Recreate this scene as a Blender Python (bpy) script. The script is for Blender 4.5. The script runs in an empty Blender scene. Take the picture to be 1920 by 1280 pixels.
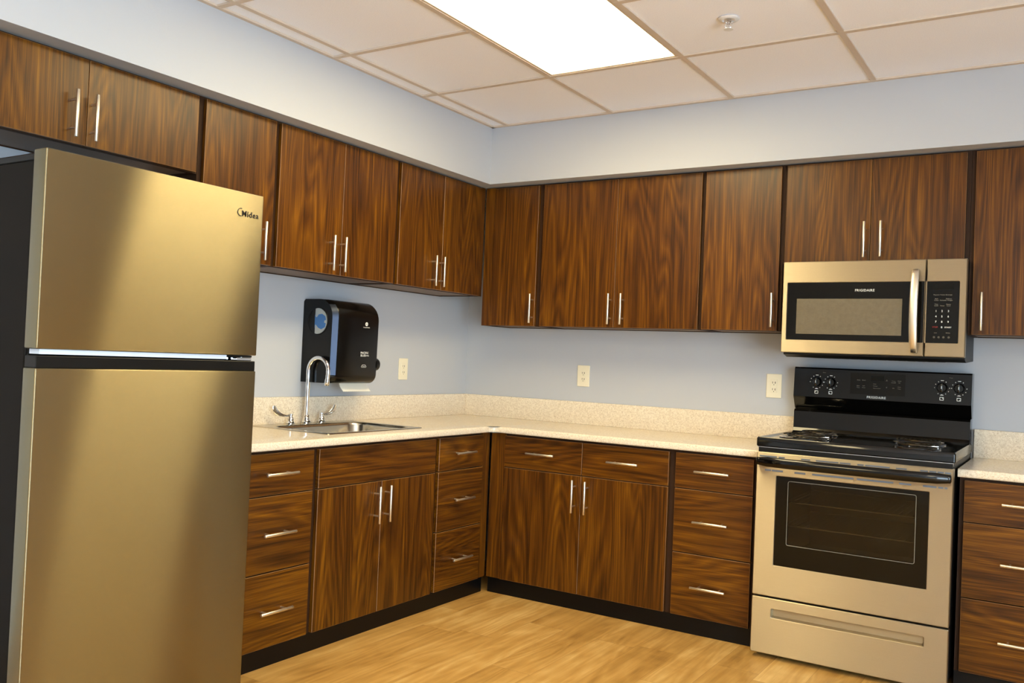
import bpy, bmesh, math, random
from mathutils import Vector, Matrix
random.seed(7)
SC = bpy.context.scene
COL = SC.collection
PI = math.pi

# ------------------------------------------------------------------ materials
def lin(c):
    return tuple(((x/255)/12.92 if x/255 <= .04045 else ((x/255+.055)/1.055)**2.4) for x in c) + (1,)

def mat(name, col=(200,200,200), rough=.5, metal=0., spec=.5, coat=0., emit=None, estr=0., **kw):
    m = bpy.data.materials.new(name); m.use_nodes = True
    b = m.node_tree.nodes['Principled BSDF']
    b.inputs['Base Color'].default_value = lin(col)
    b.inputs['Roughness'].default_value = rough
    b.inputs['Metallic'].default_value = metal
    b.inputs['Specular IOR Level'].default_value = spec
    b.inputs['Coat Weight'].default_value = coat
    if emit:
        b.inputs['Emission Color'].default_value = lin(emit); b.inputs['Emission Strength'].default_value = estr
    return m

class NT:
    def __init__(s, m): s.t = m.node_tree; s.n = s.t.nodes; s.l = s.t.links; s.b = s.n['Principled BSDF']
    def node(s, typ, **kw):
        n = s.n.new(typ)
        for k, v in kw.items(): setattr(n, k, v)
        return n
    def link(s, a, b): s.l.new(a, b)
    def val(s, op, a, b=None, c=None):
        n = s.node('ShaderNodeMath', operation=op)
        for i, x in enumerate((a, b, c)):
            if x is None: continue
            if isinstance(x, (int, float)): n.inputs[i].default_value = x
            else: s.link(x, n.inputs[i])
        return n.outputs[0]
    def ramp(s, fac, stops):
        r = s.node('ShaderNodeValToRGB'); e = r.color_ramp.elements
        while len(e) < len(stops): e.new(.5)
        for x, (p, c) in zip(e, stops): x.position = p; x.color = lin(c)
        s.link(fac, r.inputs[0]); return r.outputs[0]
    def noise(s, vec, scale, detail=3, rough=.5, dist=0.):
        n = s.node('ShaderNodeTexNoise'); n.inputs['Scale'].default_value = scale
        n.inputs['Detail'].default_value = detail; n.inputs['Roughness'].default_value = rough
        n.inputs['Distortion'].default_value = dist
        s.link(vec, n.inputs['Vector']); return n.outputs['Fac']
    def mix(s, fac, a, b, typ='MIX'):
        n = s.node('ShaderNodeMix', data_type='RGBA', blend_type=typ)
        if isinstance(fac, (int, float)): n.inputs[0].default_value = fac
        else: s.link(fac, n.inputs[0])
        for i, x in ((6, a), (7, b)):
            if isinstance(x, tuple): n.inputs[i].default_value = lin(x)
            else: s.link(x, n.inputs[i])
        return n.outputs[2]
    def bump(s, h, strength, dist=.001):
        n = s.node('ShaderNodeBump'); n.inputs['Strength'].default_value = strength; n.inputs['Distance'].default_value = dist
        s.link(h, n.inputs['Height']); s.link(n.outputs[0], s.b.inputs['Normal'])

def walnut(name, axis):
    """dark walnut laminate with cathedral figure running along axis 0,1,2"""
    m = mat(name, rough=.34, spec=.30); t = NT(m)
    tc = t.node('ShaderNodeTexCoord'); oi = t.node('ShaderNodeObjectInfo')
    off = t.node('ShaderNodeVectorMath', operation='SCALE'); off.inputs[0].default_value = (37., 53., 71.)
    t.link(oi.outputs['Random'], off.inputs['Scale'])
    add = t.node('ShaderNodeVectorMath', operation='ADD'); t.link(tc.outputs['Object'], add.inputs[0]); t.link(off.outputs[0], add.inputs[1])
    def stretched(a, b):
        mp = t.node('ShaderNodeMapping', vector_type='POINT')
        sc = [b, b, b]; sc[axis] = a
        mp.inputs['Scale'].default_value = sc; t.link(add.outputs[0], mp.inputs['Vector']); return mp.outputs[0]
    v = stretched(.55, 5.5)
    n1 = t.noise(v, 1.0, 1.5, .45, .2)
    rings = t.val('FRACT', t.val('MULTIPLY', n1, 22.0))
    ringf = t.val('PINGPONG', t.val('MULTIPLY', n1, 22.0), .5)
    ringf = t.val('MULTIPLY', ringf, 2.0)
    fine = t.noise(stretched(4.0, 230.), 1.0, 3, .6)
    mid = t.noise(stretched(1.0, 42.), 1.0, 3, .6)
    broad = t.noise(stretched(.5, 6.), 1.0, 2, .5)
    s = t.val('ADD', t.val('MULTIPLY', ringf, .17), t.val('MULTIPLY', mid, .50))
    s = t.val('ADD', s, t.val('MULTIPLY', fine, .62))
    s = t.val('ADD', s, t.val('MULTIPLY', broad, .30))
    s = t.val('SUBTRACT', s, .315)
    c = t.ramp(s, [(.24, (42,20,2)), (.40, (70,37,4)), (.55, (94,54,6)), (.68, (116,71,9)), (.88, (146,96,16))])
    t.link(c, t.b.inputs['Base Color'])
    r = t.val('ADD', t.val('MULTIPLY', fine, .10), .27); t.link(r, t.b.inputs['Roughness'])
    return m

M = {}
M['woodV'] = walnut('walnut_vertical', 2)
M['woodX'] = walnut('walnut_grain_x', 0)
M['woodY'] = walnut('walnut_grain_y', 1)
M['edge'] = mat('walnut_band_highlight', (150,108,66), .45)  # edge banding, with its highlight put into the pale colour
M['case'] = mat('cabinet_case_brown', (52,31,15), .6, 0, .2)
M['caseunder'] = mat('cabinet_underside', (120,104,92), .55)
M['kick'] = mat('black_vinyl_base', (6,5,5), .4, 0, .25)
M['steel_pull'] = mat('brushed_nickel', (236,228,212), .36, 1.)
M['chrome'] = mat('chrome', (232,232,234), .06, 1.)
M['black'] = mat('black_plastic', (9,8,7), .42, 0, .3)
M['blackgloss'] = mat('black_enamel', (7,6,5), .09, 0, .4, .0)
M['blackpanel'] = mat('black_panel', (12,9,5), .12, 0, .25)
M['sidegrey'] = mat('fridge_side', (17,14,11), .6, 0, .12)
M['gasket'] = mat('door_gasket', (196,208,226), .4)
M['white_ink'] = mat('white_ink', (225,225,220), .5)
M['grey_ink'] = mat('grey_ink', (128,124,112), .5)
M['red_ink'] = mat('red_ink', (150,24,16), .5)
M['dark_ink'] = mat('dark_ink', (42,36,30), .4)
M['ivory'] = mat('ivory_plastic', (232,222,196), .35)
M['slot'] = mat('slot_dark', (50,40,30), .6)
M['paper'] = mat('paper_towel', (240,232,214), .9)
M['towelplastic'] = mat('dispenser_black', (9,7,6), .22, 0, .3)
M['towelcham'] = mat('dispenser_chamfer_highlight', (48,54,68), .34, .7, .3)
M['rollgrey'] = mat('towel_roll_grey', (196,202,202), .5)
M['rollblue'] = mat('roll_core_blue', (72,130,200), .45)
M['tilew'] = mat('grid_white', (205,188,170), .6)
M['coil'] = mat('burner_coil_metal', (70,62,50), .35, .9)
M['cavity'] = mat('oven_cavity', (66,46,28), .5)
M['rack'] = mat('oven_rack', (190,165,110), .25, 1.)
M['lens'] = mat('troffer_lens', (255,255,255), .5, emit=(252,230,176), estr=10.5)
M['fill_glow'] = mat('fill_panel_glow', (255,255,255), .3, emit=(200,232,255), estr=7.5)  # emission of the added fill panel
M['display'] = mat('display_black', (10,9,6), .3, 0, .15)
M['sprink'] = mat('sprinkler_white', (225,222,220), .35)

def brushed(name, col, rough, aniso, tang, groove=.38):
    m = mat(name, col, rough, 1.); t = NT(m)
    t.b.inputs['Anisotropic'].default_value = aniso
    cv = t.node('ShaderNodeCombineXYZ')
    for i in range(3): cv.inputs[i].default_value = tang[i]
    t.link(cv.outputs[0], t.b.inputs['Tangent'])
    tc = t.node('ShaderNodeTexCoord'); mp = t.node('ShaderNodeMapping'); mp.inputs['Scale'].default_value = (12, 12, 900)
    t.link(tc.outputs['Object'], mp.inputs['Vector'])
    n = t.noise(mp.outputs[0], 1., 2, .5)
    n2 = t.noise(tc.outputs['Object'], 420., 2, .6)
    # brushing lines run sideways: the micro-grooves tilt the normal up and down only
    sp = t.node('ShaderNodeSeparateXYZ'); t.link(tc.outputs['Object'], sp.inputs[0])
    wn = t.node('ShaderNodeTexWhiteNoise', noise_dimensions='1D')
    t.link(t.val('MULTIPLY', sp.outputs[2], 40000.), wn.inputs['W'])
    u = t.val('ADD', t.val('MULTIPLY', wn.outputs['Value'], .98), .01)
    q = t.val('SQRT', t.val('MULTIPLY', t.val('MULTIPLY', u, t.val('SUBTRACT', 1., u)), 2.))
    sl = t.val('MULTIPLY', t.val('DIVIDE', t.val('SUBTRACT', t.val('MULTIPLY', u, 2.), 1.), q), groove)
    cz = t.node('ShaderNodeCombineXYZ'); t.link(sl, cz.inputs[2])
    ge = t.node('ShaderNodeNewGeometry'); va = t.node('ShaderNodeVectorMath', operation='ADD'); t.link(ge.outputs['Normal'], va.inputs[0]); t.link(cz.outputs[0], va.inputs[1])
    vn = t.node('ShaderNodeVectorMath', operation='NORMALIZE'); t.link(va.outputs[0], vn.inputs[0]); t.link(vn.outputs[0], t.b.inputs['Normal'])
    s = t.val('ADD', t.val('MULTIPLY', n, .5), t.val('MULTIPLY', n2, .5))
    dark = tuple(int(c*.93) for c in col)
    t.link(t.mix(s, dark, col), t.b.inputs['Base Color'])
    return m
M['steelF'] = brushed('stainless_fridge', (150,140,112), .17, .0, (0,0,1))
M['steelR'] = brushed('stainless_range', (188,176,152), .32, .0, (0,0,1))
M['steelS'] = mat('sink_steel', (200,192,176), .22, 1.)

def glassy(name, col, tint, gloss=.03, alpha=.6):
    m = mat(name, col, gloss, 0, .5); NT(m).b.inputs['Alpha'].default_value = alpha
    return m
M['ovenglass'] = glassy('oven_glass', (18,12,6), 0, .05, .55)
M['clear'] = glassy('clear_window', (30,34,40), 0, .05, .12)

def mwmesh():
    m = mat('microwave_screen', (104,92,72), .22, .0); t = NT(m)
    tc = t.node('ShaderNodeTexCoord')
    v = t.node('ShaderNodeTexVoronoi'); v.inputs['Scale'].default_value = 520.; v.inputs['Randomness'].default_value = 0.
    t.link(tc.outputs['Object'], v.inputs['Vector'])
    n = t.noise(tc.outputs['Object'], 60., 3, .6)
    s = t.val('ADD', t.val('MULTIPLY', v.outputs['Distance'], .5), t.val('MULTIPLY', n, .6))
    t.link(t.ramp(s, [(.2, (92,82,63)), (.8, (114,102,80))]), t.b.inputs['Base Color'])
    return m
M['screen'] = mwmesh()

def paint(name, col, bumpy=.15):
    m = mat(name, col, .55, 0, .3); t = NT(m); tc = t.node('ShaderNodeTexCoord')
    t.bump(t.noise(tc.outputs['Object'], 160., 3, .6), bumpy, .0015); return m
M['wall'] = paint('wall_paint_pale_blue_grey', (184,186,191))
M['under'] = paint('soffit_underside_paint', (206,208,214))

def tile_mat():
    m = mat('ceiling_tile', (246,246,250), .9, 0, .1); t = NT(m); tc = t.node('ShaderNodeTexCoord')
    n = t.noise(tc.outputs['Object'], 260., 3, .7)
    t.link(t.ramp(n, [(.3, (238,238,246)), (.6, (248,248,254))]), t.b.inputs['Base Color'])
    t.bump(n, .25, .001); return m
M['tile'] = tile_mat()

def quartz():
    m = mat('speckled_quartz', (230,214,188), .16, 0, .5); t = NT(m); tc = t.node('ShaderNodeTexCoord')
    v = t.node('ShaderNodeTexVoronoi'); v.inputs['Scale'].default_value = 240.; t.link(tc.outputs['Object'], v.inputs['Vector'])
    sep = t.node('ShaderNodeSeparateColor'); t.link(v.outputs['Color'], sep.inputs[0])
    n = t.noise(tc.outputs['Object'], 130., 3, .6)
    base = t.ramp(n, [(.35, (214,198,174)), (.62, (232,219,197))])
    dotm = t.val('LESS_THAN', v.outputs['Distance'], .30)
    pick = t.val('GREATER_THAN', sep.outputs[0], .70)
    dark = t.mix(sep.outputs[1], (132,100,72), (186,150,112))
    f = t.val('MULTIPLY', t.val('MULTIPLY', dotm, pick), .8)
    c1 = t.mix(f, base, dark)
    pick2 = t.val('LESS_THAN', sep.outputs[2], .12)
    c2 = t.mix(t.val('MULTIPLY', t.val('MULTIPLY', dotm, pick2), .8), c1, (248,240,226))
    t.link(c2, t.b.inputs['Base Color']); return m
M['quartz'] = quartz()

def floor_mat():
    m = mat('oak_vinyl_plank', (190,140,70), .38, 0, .4); t = NT(m); tc = t.node('ShaderNodeTexCoord')
    sp = t.node('ShaderNodeSeparateXYZ'); t.link(tc.outputs['Object'], sp.inputs[0])
    W, L = .178, 1.22
    px = t.val('FLOOR', t.val('DIVIDE', sp.outputs[0], W))
    wn = t.node('ShaderNodeTexWhiteNoise', noise_dimensions='1D'); t.link(px, wn.inputs['W'])
    yy = t.val('ADD', t.val('DIVIDE', sp.outputs[1], L), t.val('MULTIPLY', wn.outputs['Value'], 7.3))
    py = t.val('FLOOR', yy)
    cv = t.node('ShaderNodeCombineXYZ'); t.link(px, cv.inputs[0]); t.link(py, cv.inputs[1])
    wn2 = t.node('ShaderNodeTexWhiteNoise', noise_dimensions='2D'); t.link(cv.outputs[0], wn2.inputs['Vector'])
    off = t.node('ShaderNodeVectorMath', operation='SCALE'); t.link(wn2.outputs['Color'], off.inputs[0]); off.inputs['Scale'].default_value = 40.
    add = t.node('ShaderNodeVectorMath', operation='ADD'); t.link(tc.outputs['Object'], add.inputs[0]); t.link(off.outputs[0], add.inputs[1])
    def st(a, b):
        mp = t.node('ShaderNodeMapping'); mp.inputs['Scale'].default_value = (b, a, b); t.link(add.outputs[0], mp.inputs['Vector']); return mp.outputs[0]
    cath = t.noise(st(.8, 6.), 1., 2, .5, .3)
    ring = t.val('MULTIPLY', t.val('PINGPONG', t.val('MULTIPLY', cath, 12.), .5), 2.)
    mid = t.noise(st(1.3, 22.), 1., 4, .55, .2); fine = t.noise(st(8., 220.), 1., 3, .6)
    cloud = t.noise(tc.outputs['Object'], 2.6, 3, .5, 1.0)
    s = t.val('ADD', t.val('MULTIPLY', mid, .55), t.val('MULTIPLY', fine, .16))
    s = t.val('ADD', s, t.val('MULTIPLY', ring, .10))
    s = t.val('ADD', s, t.val('MULTIPLY', cloud, .42))
    s = t.val('ADD', s, t.val('MULTIPLY', wn2.outputs['Value'], .16))
    s = t.val('SUBTRACT', s, .18)
    c = t.ramp(s, [(.27, (138,98,48)), (.42, (174,132,68)), (.56, (194,151,84)), (.76, (220,184,118))])
    fx = t.val('FRACT', t.val('DIVIDE', sp.outputs[0], W)); fy = t.val('FRACT', yy)
    e1 = t.val('LESS_THAN', t.val('PINGPONG', fx, .5), .006); e2 = t.val('LESS_THAN', t.val('PINGPONG', fy, .5), .0012)
    e = t.val('MULTIPLY', t.val('MAXIMUM', e1, e2), .35)
    t.link(t.mix(e, c, (110,72,34)), t.b.inputs['Base Color'])
    t.bump(fine, .06, .0005); return m
M['floor'] = floor_mat()

# ------------------------------------------------------------------ mesh helpers
def nb(): return bmesh.new()

def box(bm, x0, x1, y0, y1, z0, z1, bev=0., seg=2):
    x0, x1 = min(x0, x1), max(x0, x1); y0, y1 = min(y0, y1), max(y0, y1); z0, z1 = min(z0, z1), max(z0, z1)
    r = bmesh.ops.create_cube(bm, size=1.)
    vs = r['verts']
    for v in vs:
        v.co = Vector(((x0+x1)/2+v.co.x*(x1-x0), (y0+y1)/2+v.co.y*(y1-y0), (z0+z1)/2+v.co.z*(z1-z0)))
    if bev > 0:
        es = list({e for v in vs for e in v.link_edges})
        bmesh.ops.bevel(bm, geom=es, offset=bev, segments=seg, affect='EDGES', profile=.5)
    return bm

def bx(*a, **k): return box(nb(), *a, **k)

def loft(bm, loops, cap0=False, cap1=False, closed=True):
    L = [[bm.verts.new(p) for p in lp] for lp in loops]
    n = len(L[0])
    for a, b in zip(L, L[1:]):
        for i in range(n if closed else n-1):
            j = (i+1) % n
            try: bm.faces.new((a[i], a[j], b[j], b[i]))
            except ValueError: pass
    if cap0: bm.faces.new(L[0][::-1])
    if cap1: bm.faces.new(L[-1])
    return L

def rrect(u0, u1, v0, v1, r, n=6):
    """rounded rectangle in 2D, list of (u,v)"""
    r = max(r, 1e-4); pts = []
    for cx, cy, a0 in ((u1-r, v1-r, 0), (u0+r, v1-r, PI/2), (u0+r, v0+r, PI), (u1-r, v0+r, 1.5*PI)):
        for k in range(n+1):
            a = a0+k*PI/2/n; pts.append((cx+r*math.cos(a), cy+r*math.sin(a)))
    return pts

def tube(bm, path, r, n=12, caps=True, flat=None):
    """swept tube; r a number or list; flat = (a,b) for elliptic section"""
    path = [Vector(p) for p in path]; loops = []
    up = None
    for i, p in enumerate(path):
        d = (path[min(i+1, len(path)-1)]-path[max(i-1, 0)]).normalized()
        if up is None:
            up = Vector((0,0,1)) if abs(d.z) < .9 else Vector((1,0,0))
        s = d.cross(up).normalized(); u = s.cross(d).normalized(); up = u
        rr = r[i] if isinstance(r, (list, tuple)) else r
        a, b = (rr*flat[0], rr*flat[1]) if flat else (rr, rr)
        loops.append([p+s*a*math.cos(2*PI*k/n)+u*b*math.sin(2*PI*k/n) for k in range(n)])
    loft(bm, loops, caps, caps); return bm

def lathe(bm, prof, c, axis='z', n=28):
    """prof list of (radius, height along axis) about point c"""
    c = Vector(c); loops = []
    for r, h in prof:
        lp = []
        for k in range(n):
            a = 2*PI*k/n; u, v = r*math.cos(a), r*math.sin(a)
            if axis == 'z': lp.append(c+Vector((u, v, h)))
            elif axis == 'y': lp.append(c+Vector((u, h, v)))
            else: lp.append(c+Vector((h, u, v)))
        loops.append(lp)
    loft(bm, loops, prof[0][0] > 1e-5, prof[-1][0] > 1e-5); return bm

def prism(bm, pts, axis, a, b):
    """extrude 2D polygon along axis; pts in the two other axes (in xyz order)"""
    def P(p, t):
        if axis == 'x': return (t, p[0], p[1])
        if axis == 'y': return (p[0], t, p[1])
        return (p[0], p[1], t)
    loft(bm, [[P(p, a) for p in pts], [P(p, b) for p in pts]], True, True); return bm

def obj(name, bm, m, parent=None, smooth=None):
    bmesh.ops.remove_doubles(bm, verts=bm.verts, dist=1e-6)
    bmesh.ops.recalc_face_normals(bm, faces=bm.faces)
    me = bpy.data.meshes.new(name); bm.to_mesh(me); bm.free()
    mats = m if isinstance(m, (list, tuple)) else [m]
    for x in mats: me.materials.append(M[x] if isinstance(x, str) else x)
    o = bpy.data.objects.new(name, me); COL.objects.link(o)
    if parent is not None:
        p = parent; off = Vector((0,0,0))
        while p is not None: off += p.location; p = p.parent
        me.transform(Matrix.Translation(-off)); o.parent = parent
    if smooth is not None:
        for f in me.polygons: f.use_smooth = True
        try: me.set_sharp_from_angle(angle=math.radians(smooth))
        except Exception: pass
    return o

def rebase(o):
    """put the origin of a top-level single mesh at the middle of its base"""
    me = o.data; xs = [v.co for v in me.vertices]
    c = Vector(((min(v.x for v in xs)+max(v.x for v in xs))/2, (min(v.y for v in xs)+max(v.y for v in xs))/2, min(v.z for v in xs)))
    me.transform(Matrix.Translation(-c)); o.location = c; return o

def thing(name, label, cat, loc, group=None):
    o = bpy.data.objects.new(name, None); COL.objects.link(o); o.location = loc; o.empty_display_size = .1
    o['label'] = label; o['category'] = cat
    if group: o['group'] = group
    return o

def tag(o, label, cat, group=None):
    o['label'] = label; o['category'] = cat
    if group: o['group'] = group
    return o

def struct(name, bm, m, parent=None, smooth=None):
    o = obj(name, bm, m, parent, smooth)
    if parent is None: o['kind'] = 'structure'
    return o

def text_bm(items, face, depth=.0004):
    """items: (string, size, (x,y,z), align); face 'y' faces the room from the back wall, 'x' from the left wall"""
    out = nb()
    for s, size, loc, al in items:
        cu = bpy.data.curves.new('lettering', 'FONT'); cu.body = s; cu.size = size; cu.align_x = al; cu.space_character = 1.12; cu.align_y = 'CENTER'
        cu.extrude = depth/2; cu.resolution_u = 2
        if face.endswith('b'): cu.offset = size*.012
        to = bpy.data.objects.new('lettering', cu); COL.objects.link(to)
        dg = bpy.context.evaluated_depsgraph_get(); me = bpy.data.meshes.new_from_object(to.evaluated_get(dg))
        R = Matrix.Rotation(PI/2, 4, 'X')
        if face[0] == 'x': R = Matrix.Rotation(PI/2, 4, 'Z') @ R
        me.transform(Matrix.Translation(loc) @ R); out.from_mesh(me)
        bpy.data.objects.remove(to); bpy.data.curves.remove(cu); bpy.data.meshes.remove(me)
    return out

# ------------------------------------------------------------------ key dimensions (metres)
ZC = 2.5017                   # ceiling
SD, SZ = .377, 2.186          # soffit depth and underside
DU, ZT = .300, 2.181          # wall cabinet door face, top
ZBR, ZBL, ZBF, ZBM = 1.3983, 1.5631, 1.8793, 1.716
DB = .6057                    # base cabinet door face
ZK, G2, G1, ZD = .082, .3671, .6583, .8189
CT, CB, DC = .864, .832, .632
RX, RY = 5.4, -6.8            # room extents

# ------------------------------------------------------------------ setting
struct('floor', bx(0, RX, RY, 0, -.05, 0), 'floor')
struct('wall_left', bx(-.12, 0, RY-.12, .12, 0, ZC+.2), 'wall')
struct('wall_back', bx(0, RX+.12, 0, .12, 0, ZC+.2), 'wall')
struct('wall_right', bx(RX, RX+.12, RY, 0, 0, ZC+.2), 'wall')
struct('wall_front', bx(0, RX+.12, RY-.12, RY, 0, ZC+.2), 'wall')
bm = nb()
prism(bm, [(0, 0), (SD, 0), (SD, 0)][:0] or [(0, RY), (SD, RY), (SD, -SD), (RX, -SD), (RX, 0), (0, 0)], 'z', SZ, ZC+.05)
struct('wall_soffit', bm, 'wall')

# ceiling: lay-in tiles in a T-bar grid; troffer cells left open
XG = [.484+.6365*k for k in range(-1, 9)]
YG = [-1.026-.628*k for k in range(-2, 11)]
XG = [x for x in XG if x < RX]; YG = [y for y in YG if y > RY]
def cell(a): return a
troffers = [(1, 2), (1, 7), (5, 7)]     # (column after XG index, first row after YG index)
xs = [SD]+[x for x in XG if x > SD+.02]+[RX]
ys = [-SD]+[y for y in YG if y < -SD-.05]+[RY]
# indices: xs[1]=.484, xs[2]=1.1205, xs[3]=1.757 ; ys[1]=-1.026, ys[2]=-1.654, ys[3]=-2.282
TR = [(2, 1, 'lens'), (2, 6, 'lens'), (6, 6, 'lens')]  # the last two are added out of view as fill light
skip = set()
for i, j, _ in TR: skip |= {(i, j), (i, j+1)}
bm = nb()
for i in range(len(xs)-1):
    for j in range(len(ys)-1):
        if (i, j) in skip: continue
        box(bm, xs[i]+.004, xs[i+1]-.004, ys[j]-.004, ys[j+1]+.004, ZC+.006, ZC+.02)
ceil = struct('ceiling', bm, 'tile')
bm = nb(); T = .012
for x in xs[1:-1]:
    # the grid bar does not cross the middle of a troffer
    box(bm, x-T, x+T, RY, -SD, ZC-.001, ZC+.006)
for y in ys[1:-1]:
    segs = [SD]; 
    jy = ys.index(y)
    cut = [(xs[i]+T, xs[i+1]-T) for i, j, _ in TR if j+1 == jy]
    a = SD
    for c0, c1 in sorted(cut):
        box(bm, a, c0, y-T, y+T, ZC-.0014, ZC+.0055); a = c1
    box(bm, a, RX, y-T, y+T, ZC-.0014, ZC+.0055)
# wall angle
box(bm, SD, SD+.02, RY, -SD, ZC-.002, ZC+.006); box(bm, SD, RX, -SD-.02, -SD, ZC-.002, ZC+.006)
g = obj('ceiling_grid', bm, 'tilew', ceil)
# framed glowing panel added on the unseen right wall for cool fill light
for n_, (nm, wl) in enumerate((('fill_panel_1', 'R'),)):
    a0, a1, z0, z1 = (3.1, 5.2, .12, 2.1) if wl == 'F' else (-6.6, -3.4, .12, 2.1)
    def wb(b, u0, u1, d0, d1, v0, v1):
        return box(b, u0, u1, RY+d0, RY+d1, v0, v1) if wl == 'F' else box(b, RX-d0, RX-d1, u0, u1, v0, v1)
    b = wb(nb(), a0, a1, .002, .012, z0, z1); pane = struct(nm, b, 'fill_glow')
    b = nb(); f_ = .05
    for q in (a0-f_, (a0+a1)/2-f_/2, a1): wb(b, q, q+f_, .001, .05, z0, z1)
    wb(b, a0-f_, a1+f_, .001, .05, z0-f_, z0); wb(b, a0-f_, a1+f_, .001, .05, z1, z1+f_)
    obj('fill_panel_frame', b, 'tilew', pane)
struct('ceiling_slab', bx(0, RX, RY, 0, ZC+.16, ZC+.2), 'tile')

TL = ['recessed ceiling light with glowing white lens above the counter corner',
      'unseen recessed fill light added over the open floor along the left wall',
      'unseen recessed fill light added over the open floor near the fill panel']
for q, (i, j, lm) in enumerate(TR):
    x0, x1, y1, y0 = xs[i]+T, xs[i+1]-T, ys[j]-T, ys[j+2]+T
    t = thing('ceiling_light', TL[q], 'ceiling light', ((x0+x1)/2, (y0+y1)/2, ZC), 'recessed ceiling lights')
    b = nb()
    zt = ZC+.012
    loft(b, [[(u, v, ZC+.10) for u, v in rrect(x0+.01, x1-.01, y0+.01, y1-.01, .001, 1)],
             [(u, v, ZC+.006) for u, v in rrect(x0, x1, y0, y1, .001, 1)],
             [(u, v, ZC+.001) for u, v in rrect(x0, x1, y0, y1, .001, 1)],
             [(u, v, ZC+.001) for u, v in rrect(x0+.012, x1-.012, y0+.012, y1-.012, .001, 1)],
             [(u, v, ZC+.012) for u, v in rrect(x0+.014, x1-.014, y0+.014, y1-.014, .001, 1)]], True, False)
    obj('housing', b, 'tilew', t)
    obj('lens', bx(x0+.014, x1-.014, y0+.014, y1-.014, ZC+.006, ZC+.011), lm, t)

# sprinkler head in the ceiling
t = thing('fire_sprinkler', 'small white sprinkler head in the ceiling tile right of the light', 'sprinkler', (2.06, -1.335, ZC))
b = nb(); lathe(b, [(0, .003), (.036, .003), (.040, 0), (.036, -.004), (.024, -.006), (.020, .0), (0, .0)], (2.06, -1.335, ZC+.002)); obj('escutcheon', b, 'sprink', t, 40)
b = nb(); lathe(b, [(.009, .0), (.010, -.010), (.006, -.012), (.006, -.018), (.003, -.020), (.003, -.034), (.0001, -.036)], (2.06, -1.335, ZC), n=14)
for s in (-1, 1): tube(b, [(2.06+s*.009, -1.335, ZC-.010), (2.06+s*.014, -1.335, ZC-.022), (2.06+s*.003, -1.335, ZC-.036)], .002, 6)
obj('sprinkler_body', b, 'chrome', t, 40)
b = nb(); lathe(b, [(0, -.036), (.017, -.036), (.018, -.038), (0, -.039)], (2.06, -1.335, ZC), n=16); obj('deflector', b, 'sprink', t, 40)

# ------------------------------------------------------------------ cabinets
# A run-local frame: ('L', a, d, z): left wall run, a = y, depth = +x ; ('B', ...): back run, a = x, depth = -y
def rbox(bm, run, a0, a1, d0, d1, z0, z1, bev=0., seg=2):
    if run == 'L': return box(bm, d0, d1, a0, a1, z0, z1, bev, seg)
    return box(bm, a0, a1, -d0, -d1, z0, z1, bev, seg)
def rpt(run, a, d, z): return (d, a, z) if run == 'L' else (a, -d, z)

def pull(parent, run, a, z, face, vertical, length=.160):
    """bar pull: round bar on two posts; (a,z) is its centre"""
    b = nb(); off = face+.034; h = length/2; p = .048
    if vertical: ends = [(a, z-h), (a, z-h+.001), (a, z+h-.001), (a, z+h)]; posts = [(a, z-p), (a, z+p)]
    else: ends = [(a-h, z), (a-h+.001, z), (a+h-.001, z), (a+h, z)]; posts = [(a-p, z), (a+p, z)]
    tube(b, [rpt(run, u, off, v) for u, v in ends], [.0052, .0060, .0060, .0052], 12)
    for u, v in posts: tube(b, [rpt(run, u, face-.0005, v), rpt(run, u, off, v)], .0042, 10)
    return obj('handle', b, 'steel_pull', parent, 40)

def front(root, kind, run, a0, a1, z0, z1, face, grain, g=.0015):
    """a slab door or drawer front with a thin edge band, paled for its highlight"""
    b = nb(); rbox(b, run, a0+g, a1-g, face-.019, face, z0, z1, .0011, 1)
    b.normal_update()
    bevel_faces = [f for f in b.faces if f.calc_area() < .0016*(max(a1-a0, z1-z0)+.05)]
    for f in b.faces: f.material_index = 0
    for f in bevel_faces: f.material_index = 1
    return obj(kind, b, [grain, 'edge'], root)

def carcass(root, run, a0, a1, z0, z1, depth, name='carcass'):
    b = nb(); t = .018
    rbox(b, run, a0, a0+t, .0012, depth, z0, z1); rbox(b, run, a1-t, a1, .0012, depth, z0, z1)
    rbox(b, run, a0+t, a1-t, .0012, depth, z1-t, z1); rbox(b, run, a0+t, a1-t, .0012, .006, z0, z1-t)
    # face frame rails and stiles
    f = .034
    rbox(b, run, a0+t, a0+f, depth-.019, depth, z0, z1-t); rbox(b, run, a1-f, a1-t, depth-.019, depth, z0, z1-t)
    rbox(b, run, a0+f, a1-f, depth-.019, depth, z1-.05, z1-t); rbox(b, run, a0+f, a1-f, depth-.019, depth, z0, z0+.035)
    o = obj(name, b, 'case', root)
    b = nb(); rbox(b, run, a0+t, a1-t, .006, depth-.019, z0+.004, z0+.004+t)
    obj('bottom_panel', b, 'caseunder', root)
    return o

def wall_cab(run, a0, a1, zb, doors, label, group='walnut wall cabinets', extra=()):
    """doors: (a0, a1, handle_a or None, handle_z0)"""
    loc = rpt(run, (a0+a1)/2, DU/2, zb)
    t = thing('wall_cabinet', label, 'wall cabinet', loc, group)
    carcass(t, run, a0+.0006, a1-.0006, zb, ZT+.0035, DU-.0205)
    for d0, d1, ha in doors:
        dr = front(t, 'door', run, d0, d1, zb+.002, ZT-.006, DU, 'woodV')
        if ha is not None: pull(dr, run, ha, zb+.0175+.08, DU, True)
    for e0, e1 in extra:
        b = nb(); rbox(b, run, e0, e1, DU-.0205, DU-.004, zb, ZT); obj('filler_strip', b, 'woodV', t)
    return t

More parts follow.
